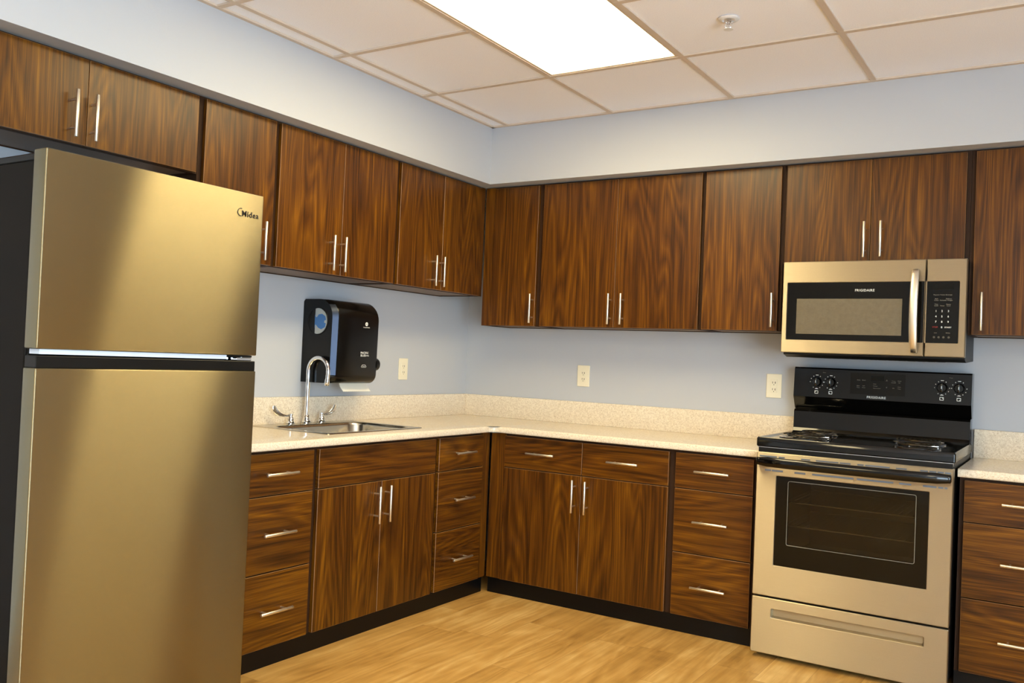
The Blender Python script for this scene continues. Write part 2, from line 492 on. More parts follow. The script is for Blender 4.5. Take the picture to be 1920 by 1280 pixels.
# left run, from the fridge towards the corner
wall_cab('L', -3.200, -2.2580, ZBF, [(-3.1830, -2.7282, -2.785), (-2.7282, -2.2737, -2.713)],
         'short walnut two-door wall cabinet directly above the refrigerator')
wall_cab('L', -2.2580, -1.8660, ZBL, [(-2.2419, -1.8794, -1.943)],
         'narrow single-door walnut wall cabinet just right of the refrigerator top')
wall_cab('L', -1.8660, -1.0670, ZBL, [(-1.8533, -1.4618, -1.538), (-1.4618, -1.0803, -1.464)],
         'two-door walnut wall cabinet above the sink and black towel dispenser')
wall_cab('L', -1.0670, -.3010, ZBL, [(-1.0531, -.6908, -.777), (-.6908, -.3290, -.707)],
         'two-door walnut wall cabinet on the left wall that ends in the inside corner', extra=[(-.3285, -.3015)])
# back run
wall_cab('B', .3015, .6700, ZBR, [(.3628, .6553, .6405)],
         'narrow single-door walnut wall cabinet on the back wall beside the inside corner', extra=[(.3020, .3620)])
wall_cab('B', .6700, 1.6015, ZBR, [(.6847, 1.1359, 1.1155), (1.1359, 1.5925, 1.1865)],
         'wide two-door walnut wall cabinet in the middle of the back wall')
wall_cab('B', 1.6015, 1.9950, ZBR, [(1.6102, 1.9834, 1.963)],
         'single-door walnut wall cabinet immediately left of the microwave')
wall_cab('B', 1.9950, 2.7810, ZBM, [(2.0067, 2.3836, 2.3625), (2.3836, 2.7646, 2.432)],
         'short walnut two-door wall cabinet directly above the microwave')
wall_cab('B', 2.7810, 3.2600, ZBR, [(2.7974, 3.2450, 2.836)],
         'single-door walnut wall cabinet right of the microwave')

def base_cab(name, label, run, a0, a1, group='walnut base cabinets'):
    t = thing(name, label, 'base cabinet', rpt(run, (a0+a1)/2, .3, 0), group)
    b = nb(); d = DB-.0205; s = .018; f = .03; z0 = ZK-.004
    rbox(b, run, a0, a0+s, .0012, d, z0, CB-.001); rbox(b, run, a1-s, a1, .0012, d, z0, CB-.001)
    rbox(b, run, a0+s, a1-s, .0012, .008, z0, CB-.001); rbox(b, run, a0+s, a1-s, .008, d, z0, z0+s)
    rbox(b, run, a0+s, a0+f, d-.019, d, z0+s, CB-.001); rbox(b, run, a1-f, a1-s, d-.019, d, z0+s, CB-.001)
    rbox(b, run, a0+f, a1-f, d-.019, d, G1-.012, G1+.018); rbox(b, run, a0+f, a1-f, d-.019, d, CB-.02, CB-.001)
    rbox(b, run, a0+f, a1-f, d-.019, d, z0+s, z0+.03)
    obj('carcass', b, 'case', t)
    b = nb(); rbox(b, run, a0, a1, .10, .583, 0, z0); obj('toe_kick', b, 'kick', t)
    return t
def drawer_stack(t, run, a0, a1, grain):
    for z0, z1, hz in ((ZK, G2-.0025, .222), (G2+.0025, G1-.0025, .515), (G1+.0025, ZD, .742)):
        d = front(t, 'drawer', run, a0, a1, z0, z1, DB, grain); pull(d, run, (a0+a1)/2, hz, DB, False)

t = base_cab('base_cabinet', 'three-drawer walnut base cabinet between the refrigerator and the sink cabinet', 'L', -2.300, -1.8680)
drawer_stack(t, 'L', -2.2680, -1.8816, 'woodY')
t = base_cab('base_cabinet', 'two-door walnut sink cabinet with a plain false drawer front', 'L', -1.8680, -1.0610)
front(t, 'false_drawer', 'L', -1.8540, -1.0729, G1+.0025, ZD, DB, 'woodY')
for a, b_, h in ((-1.8540, -1.4610, -1.505), (-1.4610, -1.0729, -1.434)):
    d = front(t, 'door', 'L', a, b_, ZK, G1-.0025, DB, 'woodV'); pull(d, 'L', h, .557, DB, True)
t = base_cab('base_cabinet', 'narrow three-drawer walnut base cabinet between sink and inside corner', 'L', -1.0610, -.6060)
drawer_stack(t, 'L', -1.0486, -.6703, 'woodY')
b = nb(); rbox(b, 'L', -.6690, -.6065, DB-.0205, DB-.006, ZK, ZD+.012); obj('filler_strip', b, 'woodV', t)
t = base_cab('base_cabinet', 'walnut base cabinet with two drawers over two doors on the back wall', 'B', .6080, 1.6130)
b = nb(); rbox(b, 'B', .6080, .6925, DB-.0205, DB-.006, ZK, ZD+.012); obj('filler_strip', b, 'woodV', t)
for a, b_ in ((.6933, 1.1452), (1.1452, 1.5976)):
    d = front(t, 'drawer', 'B', a, b_, G1+.0025, ZD, DB, 'woodX'); pull(d, 'B', (a+b_)/2, .742, DB, False)
for a, b_, h in ((.6933, 1.1452, 1.112), (1.1452, 1.5976, 1.182)):
    d = front(t, 'door', 'B', a, b_, ZK, G1-.0025, DB, 'woodV'); pull(d, 'B', h, .557, DB, True)
t = base_cab('base_cabinet', 'three-drawer walnut base cabinet immediately left of the stove', 'B', 1.6130, 2.0130)
drawer_stack(t, 'B', 1.6284, 1.9935, 'woodX')
t = base_cab('base_cabinet', 'three-drawer walnut base cabinet right of the stove', 'B', 2.8020, 3.2600)
drawer_stack(t, 'B', 2.8190, 3.2450, 'woodX')

# ------------------------------------------------------------------ worktops
YE = -2.310
SX0, SX1, SY0, SY1 = .050, .505, -1.715, -1.080     # sink cut-out (slightly inside the rim)
def slab(bm, cells, arc=None):
    tops = []
    for x0, x1, y0, y1 in cells:
        vs = [bm.verts.new((x, y, CT)) for x, y in ((x0, y0), (x1, y0), (x1, y1), (x0, y1))]
        tops.append(bm.faces.new(vs))
    if arc: tops.append(bm.faces.new([bm.verts.new((x, y, CT)) for x, y in arc]))
    bmesh.ops.remove_doubles(bm, verts=bm.verts, dist=1e-5)
    r = bmesh.ops.extrude_face_region(bm, geom=bm.faces[:])
    for v in [g for g in r['geom'] if isinstance(g, bmesh.types.BMVert)]: v.co.z = CB
    bmesh.ops.recalc_face_normals(bm, faces=bm.faces)
R_ = .05
xc = [0, SX0+.012, SX1-.012, DC]; yc = [YE, SY0+.012, SY1-.012, -(DC+R_), -DC, 0]
cells = []
for i in range(3):
    for j in range(5):
        if i == 1 and j == 1: continue
        cells.append((xc[i], xc[i+1], yc[j], yc[j+1]))
for i, (xa, xb) in enumerate(((DC, DC+R_), (DC+R_, 2.020))):
    cells.append((xa, xb, -DC, 0))
arc = [(DC, -DC), (DC, -DC-R_)]+[(DC+R_-R_*math.cos(a), -DC-R_+R_*math.sin(a)) for a in [PI/2*k/8 for k in range(1, 8)]]+[(DC+R_, -DC)]
bm = nb(); slab(bm, cells, arc)
def front_edges(bm, test):
    return [e for e in bm.edges if all(abs(v.co.z-CT) < 1e-5 or abs(v.co.z-CB) < 1e-5 for v in e.verts) and abs(e.verts[0].co.z-e.verts[1].co.z) < 1e-5
            and len(e.link_faces) == 2 and abs(e.link_faces[0].normal.dot(e.link_faces[1].normal)) < .3 and all(test(v.co) for v in e.verts)]
bm.normal_update()
es = front_edges(bm, lambda c: c.x > DC-1e-4 and c.y < -DC+1e-4)
bmesh.ops.bevel(bm, geom=es, offset=.007, segments=3, affect='EDGES', profile=.5)
ct = obj('countertop', bm, 'quartz', None, 35)
tag(ct, 'L-shaped beige speckled stone countertop running along both walls to the stove', 'countertop', 'stone countertops')
bm = nb(); box(bm, .0005, .020, YE, -.0005, CT, .990, .0015, 1); box(bm, .020, 2.020, -.020, -.0005, CT, .990, .0015, 1)
obj('backsplash', bm, 'quartz', ct)
bm = nb(); slab(bm, [(2.798, 3.275, -DC, -.0005)])
bm.normal_update()
bmesh.ops.bevel(bm, geom=front_edges(bm, lambda c: c.y < -DC+1e-4), offset=.007, segments=3, affect='EDGES', profile=.5)
ct2 = obj('countertop', bm, 'quartz', None, 35)
tag(ct2, 'short beige speckled stone countertop to the right of the stove', 'countertop', 'stone countertops')
obj('backsplash', bx(2.798, 3.275, -.020, -.0005, CT, .990, bev=.0015, seg=1), 'quartz', ct2)

# ------------------------------------------------------------------ sink
t = thing('kitchen_sink', 'single-bowl stainless steel drop-in sink in the left countertop', 'sink', ((SX0+SX1)/2, (SY0+SY1)/2, CT))
ox0, ox1, oy0, oy1 = .034, .520, -1.722, -1.074
def ring(x0, x1, y0, y1, r, z): return [(u, v, z) for u, v in rrect(x0, x1, y0, y1, r, 7)]
bx0, bx1, by0, by1 = .125, .493, -1.682, -1.112
b = nb()
L = [ring(ox0, ox1, oy0, oy1, .012, CT+.0003), ring(ox0+.001, ox1-.001, oy0+.001, oy1-.001, .012, CT+.003), ring(ox0+.006, ox1-.006, oy0+.006, oy1-.006, .012, CT+.0042),
     ring(bx0-.004, bx1+.004, by0-.004, by1+.004, .072, CT+.0036), ring(bx0, bx1, by0, by1, .070, CT+.001), ring(bx0+.004, bx1-.004, by0+.004, by1-.004, .068, CT-.012),
     ring(bx0+.012, bx1-.012, by0+.012, by1-.012, .062, CT-.135), ring(bx0+.022, bx1-.022, by0+.022, by1-.022, .056, CT-.152), ring(bx0+.045, bx1-.045, by0+.045, by1-.045, .04, CT-.160)]
loft(b, L, False, True); obj('basin', b, 'steelS', t, 50)
b = nb(); cxs, cys = (bx0+bx1)/2, (by0+by1)/2
lathe(b, [(.0, -.1585), (.020, -.1585), (.030, -.1575), (.042, -.1555), (.046, -.159)], (cxs, cys, CT), n=24); obj('drain', b, 'chrome', t, 40)

# faucet: gooseneck spout with two wrist-blade handles
FX, FY, FZ = .072, -1.405, CT+.0042
t = thing('faucet', 'chrome gooseneck faucet standing on the back ledge of the sink', 'faucet', (FX, FY, FZ))
b = nb(); lathe(b, [(.0, 0), (.023, 0), (.024, .006), (.019, .010), (.016, .016), (.0165, .022), (.013, .028), (.0145, .034), (.012, .040), (.0, .041)], (FX, FY, FZ)); obj('base', b, 'chrome', t, 35)
R = .064; ztop = 1.183; zc_ = ztop-R
path = [(FX, FY, FZ+.035), (FX, FY, FZ+.10), (FX, FY, zc_)]
for k in range(1, 17):
    a = PI-k*PI/16*1.04
    path.append((FX+R+R*math.cos(a), FY, zc_+R*math.sin(a)))
e = path[-1]; path.append((e[0]-.003, FY, 1.075))
b = nb(); tube(b, path, .0100, 16); obj('spout', b, 'chrome', t, 50)
b = nb(); tube(b, [(e[0]-.0028, FY, 1.082), (e[0]-.0032, FY, 1.078), (e[0]-.0045, FY, 1.056), (e[0]-.0047, FY, 1.053)], [.0108, .0118, .0118, .010], 16); obj('aerator', b, 'chrome', t, 40)
for s, hy in ((-1, FY-.101), (1, FY+.101)):
    b = nb()
    lathe(b, [(.0, 0), (.021, 0), (.022, .005), (.017, .009), (.014, .015), (.0155, .022), (.0125, .027), (.010, .034), (.0115, .040), (.0105, .046), (.0, .049)], (FX, hy, FZ))
    hd = obj('valve', b, 'chrome', t, 35)
    # blade handle sweeping outwards and curling up
    dx, dy = (-.10, -1.) if s < 0 else (.15, 1.)
    n_ = math.hypot(dx, dy); dx, dy = dx/n_, dy/n_
    pts = [(0, .040), (.018, .038), (.035, .040), (.052, .046), (.066, .056), (.075, .068), (.079, .080), (.0795, .086)]
    wd = [.005, .0045, .0055, .0085, .0105, .011, .010, .006]
    if s < 0: pts = [(u*1.22, h) for u, h in pts]
    loops = []
    for i, (u, h) in enumerate(pts):
        a, c = pts[max(i-1, 0)], pts[min(i+1, len(pts)-1)]
        tu, th = c[0]-a[0], c[1]-a[1]; q = math.hypot(tu, th); nu, nh = -th/q, tu/q
        th_ = .0045 if i < 2 else .0024
        lp = []
        for k in range(12):
            ang = 2*PI*k/12; w = wd[i]*math.cos(ang); v = th_*math.sin(ang)
            lp.append((FX+dx*(u+nu*w)-dy*v, hy+dy*(u+nu*w)+dx*v, FZ+h+nh*w))
        loops.append(lp)
    b = nb(); loft(b, loops, True, True); obj('blade_handle', b, 'chrome', t, 60)

# ------------------------------------------------------------------ paper towel dispenser
Y0, Y1, Z0, Z1, DX = -1.385, -1.062, 1.063, 1.464, .214
t = thing('towel_dispenser', 'black automatic paper towel dispenser on the left wall above the sink', 'towel dispenser', (0, (Y0+Y1)/2, Z0))
def prof(ins=0., dx=0.):
    """side profile (x,z) of the cover, rounded top front and bottom front"""
    p = [(.001, Z0+ins), (.05, Z0+ins)]
    r = .040
    for k in range(6):
        a = -PI/2+k*PI/2/5; p.append((DX-dx-r-.004+r*math.cos(a), Z0+ins+r+r*math.sin(a)))
    r2 = .085
    for k in range(9):
        a = k*PI/2/8; p.append((DX-dx-r2+r2*math.cos(a), Z1-ins-r2+r2*math.sin(a)))
    p += [(.05, Z1-ins), (.012, Z1-ins), (.001, Z1-ins-.012)]
    return p
b = nb()
loft(b, [[(x, Y0, z) for x, z in prof(.0, .022)], [(x, Y0+.020, z) for x, z in prof(.0, .004)], [(x, Y0+.030, z) for x, z in prof(0)],
         [(x, Y1-.022, z) for x, z in prof(0)], [(x, Y1-.008, z) for x, z in prof(.004, .006)], [(x, Y1, z) for x, z in prof(.012, .018)]], True, True)
obj('cover', b, 'towelplastic', t, 30)
# chamfer strip along the left front edge, blue-grey colour put in for its highlight
pf = [p for p in prof(.0, .022)]; pg = [p for p in prof(.0, .003)]
idx = range(6, 13)
b = nb()
a_ = [(pf[i][0]+.0012, Y0-.0006, pf[i][1]) for i in idx]; c_ = [(pg[i][0]+.0014, Y0+.021, pg[i][1]) for i in idx]
zs0 = Z0+.055
a_[0] = (a_[0][0], a_[0][1], zs0); c_[0] = (c_[0][0], c_[0][1], zs0-.02)
loft(b, [a_, c_], closed=False)
d_ = [(x-.002, y+.001, z) for x, y, z in a_]; e_ = [(x-.002, y+.001, z) for x, y, z in c_]
loft(b, [c_, e_, d_, a_], closed=False)
obj('chamfer_highlight', b, 'towelcham', t, 40)
# round side window with the roll behind it
wx, wz, wr = .100, 1.358, .062
b = nb(); lathe(b, [(wr, .001), (wr+.005, -.001), (wr+.004, -.003), (wr, -.003), (wr, .001)], (wx, Y0, wz), 'y', 36); obj('window_ring', b, 'black', t, 40)
b = nb(); lathe(b, [(.0, -.0002), (wr, -.0002), (wr, -.0004), (0, -.0004)], (wx, Y0, wz), 'y', 36); obj('window_recess', b, 'black', t, 40)
b = nb(); a0_ = math.acos(-.30)
prism(b, [(wx+wr*math.cos(a), wz+wr*math.sin(a)) for a in [-a0_+2*a0_*k/30 for k in range(31)]], 'y', Y0-.0004, Y0-.0009); obj('roll_end', b, 'rollgrey', t)
b = nb()
sh = [(-.015, .022), (-.014, .022), (-.012, .015), (-.006, .013), (.004, .024), (.020, .026), (.036, .018), (.040, .004), (.032, .002), (.031, -.006), (.040, -.008), (.036, -.022), (.018, -.030), (.002, -.024), (-.008, -.014), (-.0135, -.014), (-.014, -.024), (-.015, -.024)]
prism(b, [(wx+u*1.32, wz+v*1.32) for u, v in sh], 'y', Y0-.0012, Y0-.0022); obj('roll_core', b, 'rollblue', t)
b = nb(); lathe(b, [(.0, -.0030), (wr, -.0030), (wr, -.0026), (0, -.0026)], (wx, Y0, wz), 'y', 36); obj('side_window', b, 'clear', t, 40)
# advance knob on the right-hand side
b = nb(); lathe(b, [(.0, .024), (.024, .022), (.031, .014), (.033, -.01), (0, -.01)], (.180, Y1, 1.158), 'y', 24); obj('advance_knob', b, 'black', t, 40)
# paper tongue with a saw-cut lower edge
b = nb(); top = []; bot = []; N = 28
for k in range(N+1):
    y = -1.272+(.198)*k/N; top.append((.145, y, Z0+.004)); bot.append((.162+.0, y+.018, 1.021+(.0022 if k % 2 else -.0)))
mid = [(.150, (p[1]+q[1])/2-.002, (p[2]+q[2])/2) for p, q in zip(top, bot)]
loft(b, [top, mid, bot], closed=False)
th = [[(x-.0012, y, z) for x, y, z in l] for l in (bot, mid, top)]
loft(b, [bot]+th+[top], closed=False)
obj('paper_sheet', b, 'paper', t, 60)
yf = -1.195
# emblem, product words and touch mark on the front
fx = DX+.0006
b = nb(); lathe(b, [(.0, 0), (.0095, 0), (.0095, .0004), (0, .0004)], (fx, yf+.028, 1.356), 'x', 20)
obj('emblem', b, 'white_ink', t)
b = text_bm([('G', .012, (fx+.0008, yf+.028, 1.356), 'CENTER')], 'xb'); obj('emblem_mark', b, 'dark_ink', t)
b = text_bm([('Georgia-Pacific', .0068, (fx, yf+.028, 1.3395), 'CENTER')], 'xb'); obj('maker_lettering', b, 'white_ink', t)
b = text_bm([('PACIFIC', .0145, (fx, yf+.022, 1.214), 'CENTER'), ('BLUE', .0145, (fx, yf+.011, 1.2005), 'CENTER'), ('ULTRA', .0085, (fx, yf+.040, 1.2005), 'CENTER')], 'xb'); obj('product_lettering', b, 'white_ink', t)
b = nb()
for (ya, za), (yb_, zb_) in (((-.018, 0), (-.010, .009)), ((-.010, .009), (.010, .009)), ((.010, .009), (.018, 0)), ((-.016, -.003), (.016, -.003))):
    tube(b, [(fx, yf+.020+ya, 1.146+za), (fx, yf+.020+yb_, 1.146+zb_)], .0009, 6)
for u in (-.007, 0, .007): lathe(b, [(0, 0), (.0018, 0), (.0018, .0006), (0, .0006)], (fx, yf+.020+u, 1.148), 'x', 8)
obj('hand_symbol', b, 'white_ink', t)

# ------------------------------------------------------------------ outlets
def outlet(run, a, z, label):
    t = thing('wall_outlet', label, 'outlet', rpt(run, a, 0, z-.06), 'ivory wall outlets')
    w, h = .0385, .060
    b = nb(); rbox(b, run, a-w, a+w, .0005, .0062, z-h, z+h, .0025, 2); obj('cover_plate', b, 'ivory', t)
    b = nb(); rbox(b, run, a-.0165, a+.0165, .0055, .0075, z-.0335, z+.0335, .0015, 1); obj('receptacle', b, 'ivory', t)
    b = nb()
    for zz in (z+.017, z-.017):
        rbox(b, run, a-.0075, a-.0050, .0073, .0078, zz-.005, zz+.005); rbox(b, run, a+.0050, a+.0082, .0073, .0078, zz-.0055, zz+.0045)
        rbox(b, run, a-.0018, a+.0018, .0073, .0078, zz-.0130, zz-.0090)
    obj('outlet_slots', b, 'slot', t)
outlet('L', -.612, 1.133, 'ivory wall outlet on the left wall, right of the towel dispenser')
outlet('B', .818, 1.136, 'ivory wall outlet on the back wall below the middle cabinets')
outlet('B', 1.896, 1.136, 'ivory wall outlet on the back wall just left of the stove')

# ------------------------------------------------------------------ refrigerator
FY0, FY1, FX1 = -3.177, -2.424, .85
t = thing('refrigerator', 'tall stainless top-freezer refrigerator with dark sides, left of the base cabinets', 'refrigerator', (.45, (FY0+FY1)/2, 0))
b = nb(); box(b, .06, .780, FY0+.008, FY1-.008, .045, 1.700, .004, 2)
obj('cabinet_body', b, 'sidegrey', t)
for x in (.12, .70):
    for y in (FY0+.06, FY1-.06): obj('foot', lathe(nb(), [(.0, 0), (.022, 0), (.022, .02), (.012, .022), (.012, .05), (0, .05)], (x, y, 0), n=12), 'black', t)
b = nb(); box(b, .778, .79, FY0+.014, FY1-.014, .10, 1.69); obj('door_seal', b, 'black', t)
fd = obj('freezer_door', bx(.790, FX1, FY0, FY1, 1.1905, 1.7275, bev=.004, seg=3), 'steelF', t, 30)
ld = obj('fridge_door', bx(.790, FX1, FY0, FY1, .075, 1.139, bev=.004, seg=3), 'steelF', t, 30)
# black grip cap on top of the lower door, pale edge under the freezer door
obj('grip_cap', bx(.793, FX1-.003, FY0+.002, FY1-.002, 1.139, 1.172, bev=.002, seg=1), 'black', ld)
obj('grip_underside', bx(.797, FX1-.006, FY0+.012, FY1-.120, 1.1765, 1.1895), 'gasket', fd)
obj('door_underside', bx(.797, FX1-.010, FY1-.118, FY1-.012, 1.184, 1.1900), 'black', fd)
b = nb()
box(b, .80, .838, FY1-.075, FY1-.010, 1.1725, 1.1835, .002, 1); lathe(b, [(0, 0), (.009, 0), (.009, .012), (0, .012)], (.826, FY1-.045, 1.173), n=16)
box(b, .785, .805, FY1-.110, FY1-.080, 1.174, 1.186, .002, 1)
obj('middle_hinge', b, 'chrome', t, 40)
b = nb(); box(b, .70, .835, FY0+.012, FY0+.055, 1.700, 1.712, .003, 1); lathe(b, [(0, 0), (.011, 0), (.011, .016), (0, .016)], (.822, FY0+.03, 1.712), n=14)
o = obj('top_hinge', b, 'black', t, 40)
b = nb(); box(b, .56, .775, FY0+.01, FY0+.08, 1.700, 1.722, .004, 1); obj('hinge_cover', b, 'black', t)
obj('base_grille', bx(.74, .80, FY0+.02, FY1-.02, .02, .07), 'black', t)
ly, lz = FY1-.096, 1.657
b = text_bm([('Midea', .0265, (FX1+.0005, ly+.005, lz-.001), 'LEFT')], 'xb'); obj('door_lettering', b, 'dark_ink', fd)
b = nb(); pts = []
for k in range(20):
    a = math.radians(70+k*14); pts.append((FX1+.0006, ly+.001+.0125*math.cos(a), lz+.003+.0125*math.sin(a)))
tube(b, pts, .0008, 6); obj('door_logo', b, 'dark_ink', fd)

# ------------------------------------------------------------------ electric range
X0, X1, YF = 2.033, 2.791, -.700
XM = (X0+X1)/2
t = thing('electric_range', 'stainless and black electric coil stove between the base cabinets', 'stove', (XM, -.36, 0))
b = nb()
box(b, X0+.003, X0+.02, -.655, -.02, .045, .888); box(b, X1-.02, X1-.003, -.655, -.02, .045, .888)
box(b, X0+.02, X1-.02, -.655, -.02, .045, .06); box(b, X0+.02, X1-.02, -.03, -.02, .06, .888); box(b, X0+.02, X1-.02, -.655, -.64, .80, .888); box(b, X0+.02, X1-.02, -.655, -.64, .06, .40)
box(b, X0+.02, X0+.09, -.655, -.64, .40, .80); box(b, X1-.09, X1-.02, -.655, -.64, .40, .80)
obj('range_body', b, 'black', t)
for x in (X0+.06, X1-.06):
    for y in (-.60, -.08): obj('foot', lathe(nb(), [(.0, 0), (.02, 0), (.02, .012), (.008, .014), (.008, .046), (0, .046)], (x, y, 0), n=12), 'black', t)
b = nb(); cx0, cx1, cz0, cz1 = X0+.09, X1-.09, .40, .80
L = [[(x, -.640, z) for x, z in rrect(cx0, cx1, cz0, cz1, .01, 2)], [(x, -.12, z) for x, z in rrect(cx0, cx1, cz0, cz1, .01, 2)]]
loft(b, L, False, True); obj('oven_cavity', b, 'cavity', t)
for z in (.655, .555):
    b = nb()
    for y in (-.625, -.14): tube(b, [(cx0+.002, y, z), (cx1-.002, y, z)], .0028, 6)
    for k in range(22):
        x = cx0+.01+(cx1-cx0-.02)*k/21; tube(b, [(x, -.625, z), (x, -.14, z)], .0015, 6)
    obj('oven_rack', b, 'rack', t, 60)

def yplate(bm, outer, inner, y0, y1, r0=.004, r1=.008, recess=.004, bev=.003):
    """a front plate in the plane facing -y with a rectangular opening"""
    u0, u1, v0, v1 = outer; a0, a1, c0, c1 = inner
    S = lambda U0, U1, V0, V1, r, y: [(u, y, v) for u, v in rrect(U0, U1, V0, V1, r, 4)]
    loft(bm, [S(u0, u1, v0, v1, r0, y1), S(u0, u1, v0, v1, r0, y0+bev), S(u0+bev, u1-bev, v0+bev, v1-bev, r0, y0),
              S(a0-.002, a1+.002, c0-.002, c1+.002, r1, y0), S(a0, a1, c0, c1, r1, y0+.002), S(a0, a1, c0, c1, r1, y1)])
DZ0, DZ1 = .262, .866
WX0, WX1, WZ0, WZ1 = 2.118, 2.708, .3945, .7705
dr = None
b = nb(); yplate(b, (X0, X1, DZ0, DZ1), (WX0, WX1, WZ0, WZ1), YF, -.660, r1=.003)
dr = obj('oven_door', b, 'steelR', t, 30)
IX0, IX1, IZ0, IZ1 = 2.170, 2.661, .487, .751
b = nb(); yplate(b, (WX0+.0003, WX1-.0003, WZ0+.0003, WZ1-.0003), (IX0, IX1, IZ0, IZ1), YF+.0025, YF+.008, .003, .006, bev=.0003)
obj('window_border', b, 'blackpanel', dr)
b = nb(); S_ = lambda e, y: [(u, y, v) for u, v in rrect(IX0-e, IX1+e, IZ0-e, IZ1+e, .006+e, 4)]
loft(b, [S_(.0006, YF+.0016), S_(.0026, YF+.0016), S_(.0026, YF+.0026), S_(.0006, YF+.0026), S_(.0006, YF+.0016)]); obj('window_outline', b, 'grey_ink', dr)
obj('window_glass', bx(WX0+.001, WX1-.001, YF+.0085, YF+.011, WZ0+.001, WZ1-.001), 'ovenglass', dr)
# cooling slots above and below the handle, grey-blue colour standing for their reflections
slotm = mat('slot_reflection', (104,112,124), .6, 0, .2)
def slots(z, segs, h=.0075):
    for a, c in segs: obj('vent_slot', bx(X0+a, X0+c, YF-.0006, YF+.001, z-h/2, z+h/2), slotm, dr)
slots(.8495, [(.012, .085), (.092, .118), (.185, .222), (.245, .335), (.340, .382), (.408, .432), (.438, .530), (.553, .592), (.640, .668), (.673, .698), (.702, .724), (.728, .748)], .006)
slots(.7915, [(.036, .062), (.066, .112), (.160, .205), (.232, .395), (.408, .545), (.566, .610), (.652, .700), (.706, .724), (.728, .738)], .007)
b = nb(); pts = []
for k in range(17):
    u = -1+2*k/16; pts.append((XM+u*.371, YF-.050+.030*abs(u)**5, .829))
tube(b, pts, [.016]+[.021]*15+[.016], 14, flat=(.55, 1.))
for s in (-1, 1): box(b, XM+s*.362-.012, XM+s*.362+.012, YF-.032, YF+.0, .814, .844, .004, 1)
obj('door_handle', b, 'blackgloss', dr, 50)
# storage drawer with a long finger recess
b = nb(); yplate(b, (X0, X1, .020, .2545), (2.116, 2.705, .174, .2125), YF, YF+.035, r1=.006)
sd = obj('storage_drawer', b, 'steelR', t, 30)
b = nb(); loft(b, [[(u, YF+.002, v) for u, v in rrect(2.116, 2.705, .174, .2125, .006, 4)], [(u, YF+.020, v) for u, v in rrect(2.120, 2.701, .180, .209, .006, 4)]], False, True)
obj('drawer_grip', b, 'steelR', sd, 30)
obj('kick_panel', bx(X0+.02, X1-.02, YF+.045, -.655, .02, .26), 'black', t)
# cooktop with raised rim and spill trough
b = nb()
Sx = lambda e, z, r: [(u, v, z) for u, v in rrect(X0-.004+e, X1+.006-e, YF-.002+e, -.072-e, r, 4)]
loft(b, [Sx(.004, .889, .006), Sx(0, .893, .008), Sx(0, .922, .008), Sx(.004, .9295, .008), Sx(.013, .9295, .01), Sx(.020, .9262, .014), Sx(.05, .9260, .02)], True, True)
ck = obj('cooktop', b, 'blackgloss', t, 30)
obj('cooktop_edge_glint', bx(X0+.001, X1-.001, YF-.001, YF+.02, .8868, .8888), 'chrome', t)  # bright strip put in for the reflection along the cooktop's lower edge
obj('gap_strip', bx(X0+.004, X1-.004, YF+.008, -.655, .866, .889), 'blackgloss', t)
# burners
def burner(cx, cy, r):
    z = .9265
    b = nb(); lathe(b, [(r+.012, .0), (r+.013, .004), (r+.006, .0055), (r-.004, .001), (r-.03, -.0), (.03, -.0004), (0, -.0004)], (cx, cy, z), n=36)
    dp = obj('drip_pan', b, 'chrome', t, 50)
    b = nb(); pts = []; turns = 3.6 if r < .09 else 4.4; n = int(turns*30)
    for k in range(n+1):
        f = k/n; rr = .014+(r-.014-.004)*f; a = f*turns*2*PI+.6
        pts.append((cx+rr*math.cos(a), cy+rr*math.sin(a), z+.0145))
    tube(b, pts, .0036, 8, flat=(1., .85)); 
    b2 = nb()
    for k in range(3):
        a = k*2*PI/3+.3
        tube(b2, [(cx+.012*math.cos(a), cy+.012*math.sin(a), z+.009), (cx+(r+.004)*math.cos(a), cy+(r+.004)*math.sin(a), z+.009)], .0022, 6)
    bmesh.ops.remove_doubles(b, verts=b.verts, dist=1e-6)
    o = obj('burner_coil', b, 'coil', t, 60); obj('coil_support', b2, 'chrome', o, 60)
    b = nb(); lathe(b, [(0, .0175), (.011, .0172), (.0125, .0155), (.0125, .010), (0, .010)], (cx, cy, z), n=16); obj('medallion', b, 'chrome', o, 40)
burner(2.192, -.545, .094); burner(2.180, -.262, .076); burner(2.640, -.560, .076); burner(2.612, -.290, .094)
# backguard: lower slab, slanted throat and control console
b = nb(); prism(b, [(-.020, .915), (-.112, .915), (-.112, .930), (-.104, .945), (-.100, 1.024), (-.094, 1.033), (-.060, 1.036), (-.020, 1.036)], 'x', X0-.008, X1-.002)
bmesh.ops.recalc_face_normals(b, faces=b.faces); obj('backguard', b, 'blackgloss', t)
b = nb(); prism(b, [(-.020, 1.036), (-.070, 1.036), (-.080, 1.050), (-.104, 1.090), (-.108, 1.096), (-.098, 1.230), (-.090, 1.2365), (-.020, 1.2365)], 'x', X0-.012, X1)
con = obj('control_console', b, 'blackgloss', t)
def cy_(z): return -.108+.010*(z-1.096)/.134       # console face
b = nb(); zl, zh = 1.121, 1.219
prism(b, [(cy_(zl)-.0015, zl), (cy_(zh)-.0015, zh), (cy_(zh)+.002, zh), (cy_(zl)+.002, zl)], 'x', 2.281, 2.519); obj('display_panel', b, 'blackpanel', con)
obj('clock_display', bx(2.372, 2.430, cy_(1.196)-.0022, cy_(1.196), 1.184, 1.208), 'display', con)
kn = [(2.128, 1.168, 'TL'), (2.193, 1.168, 'BL'), (2.672, 1.168, 'TR'), (2.741, 1.168, 'BR')]
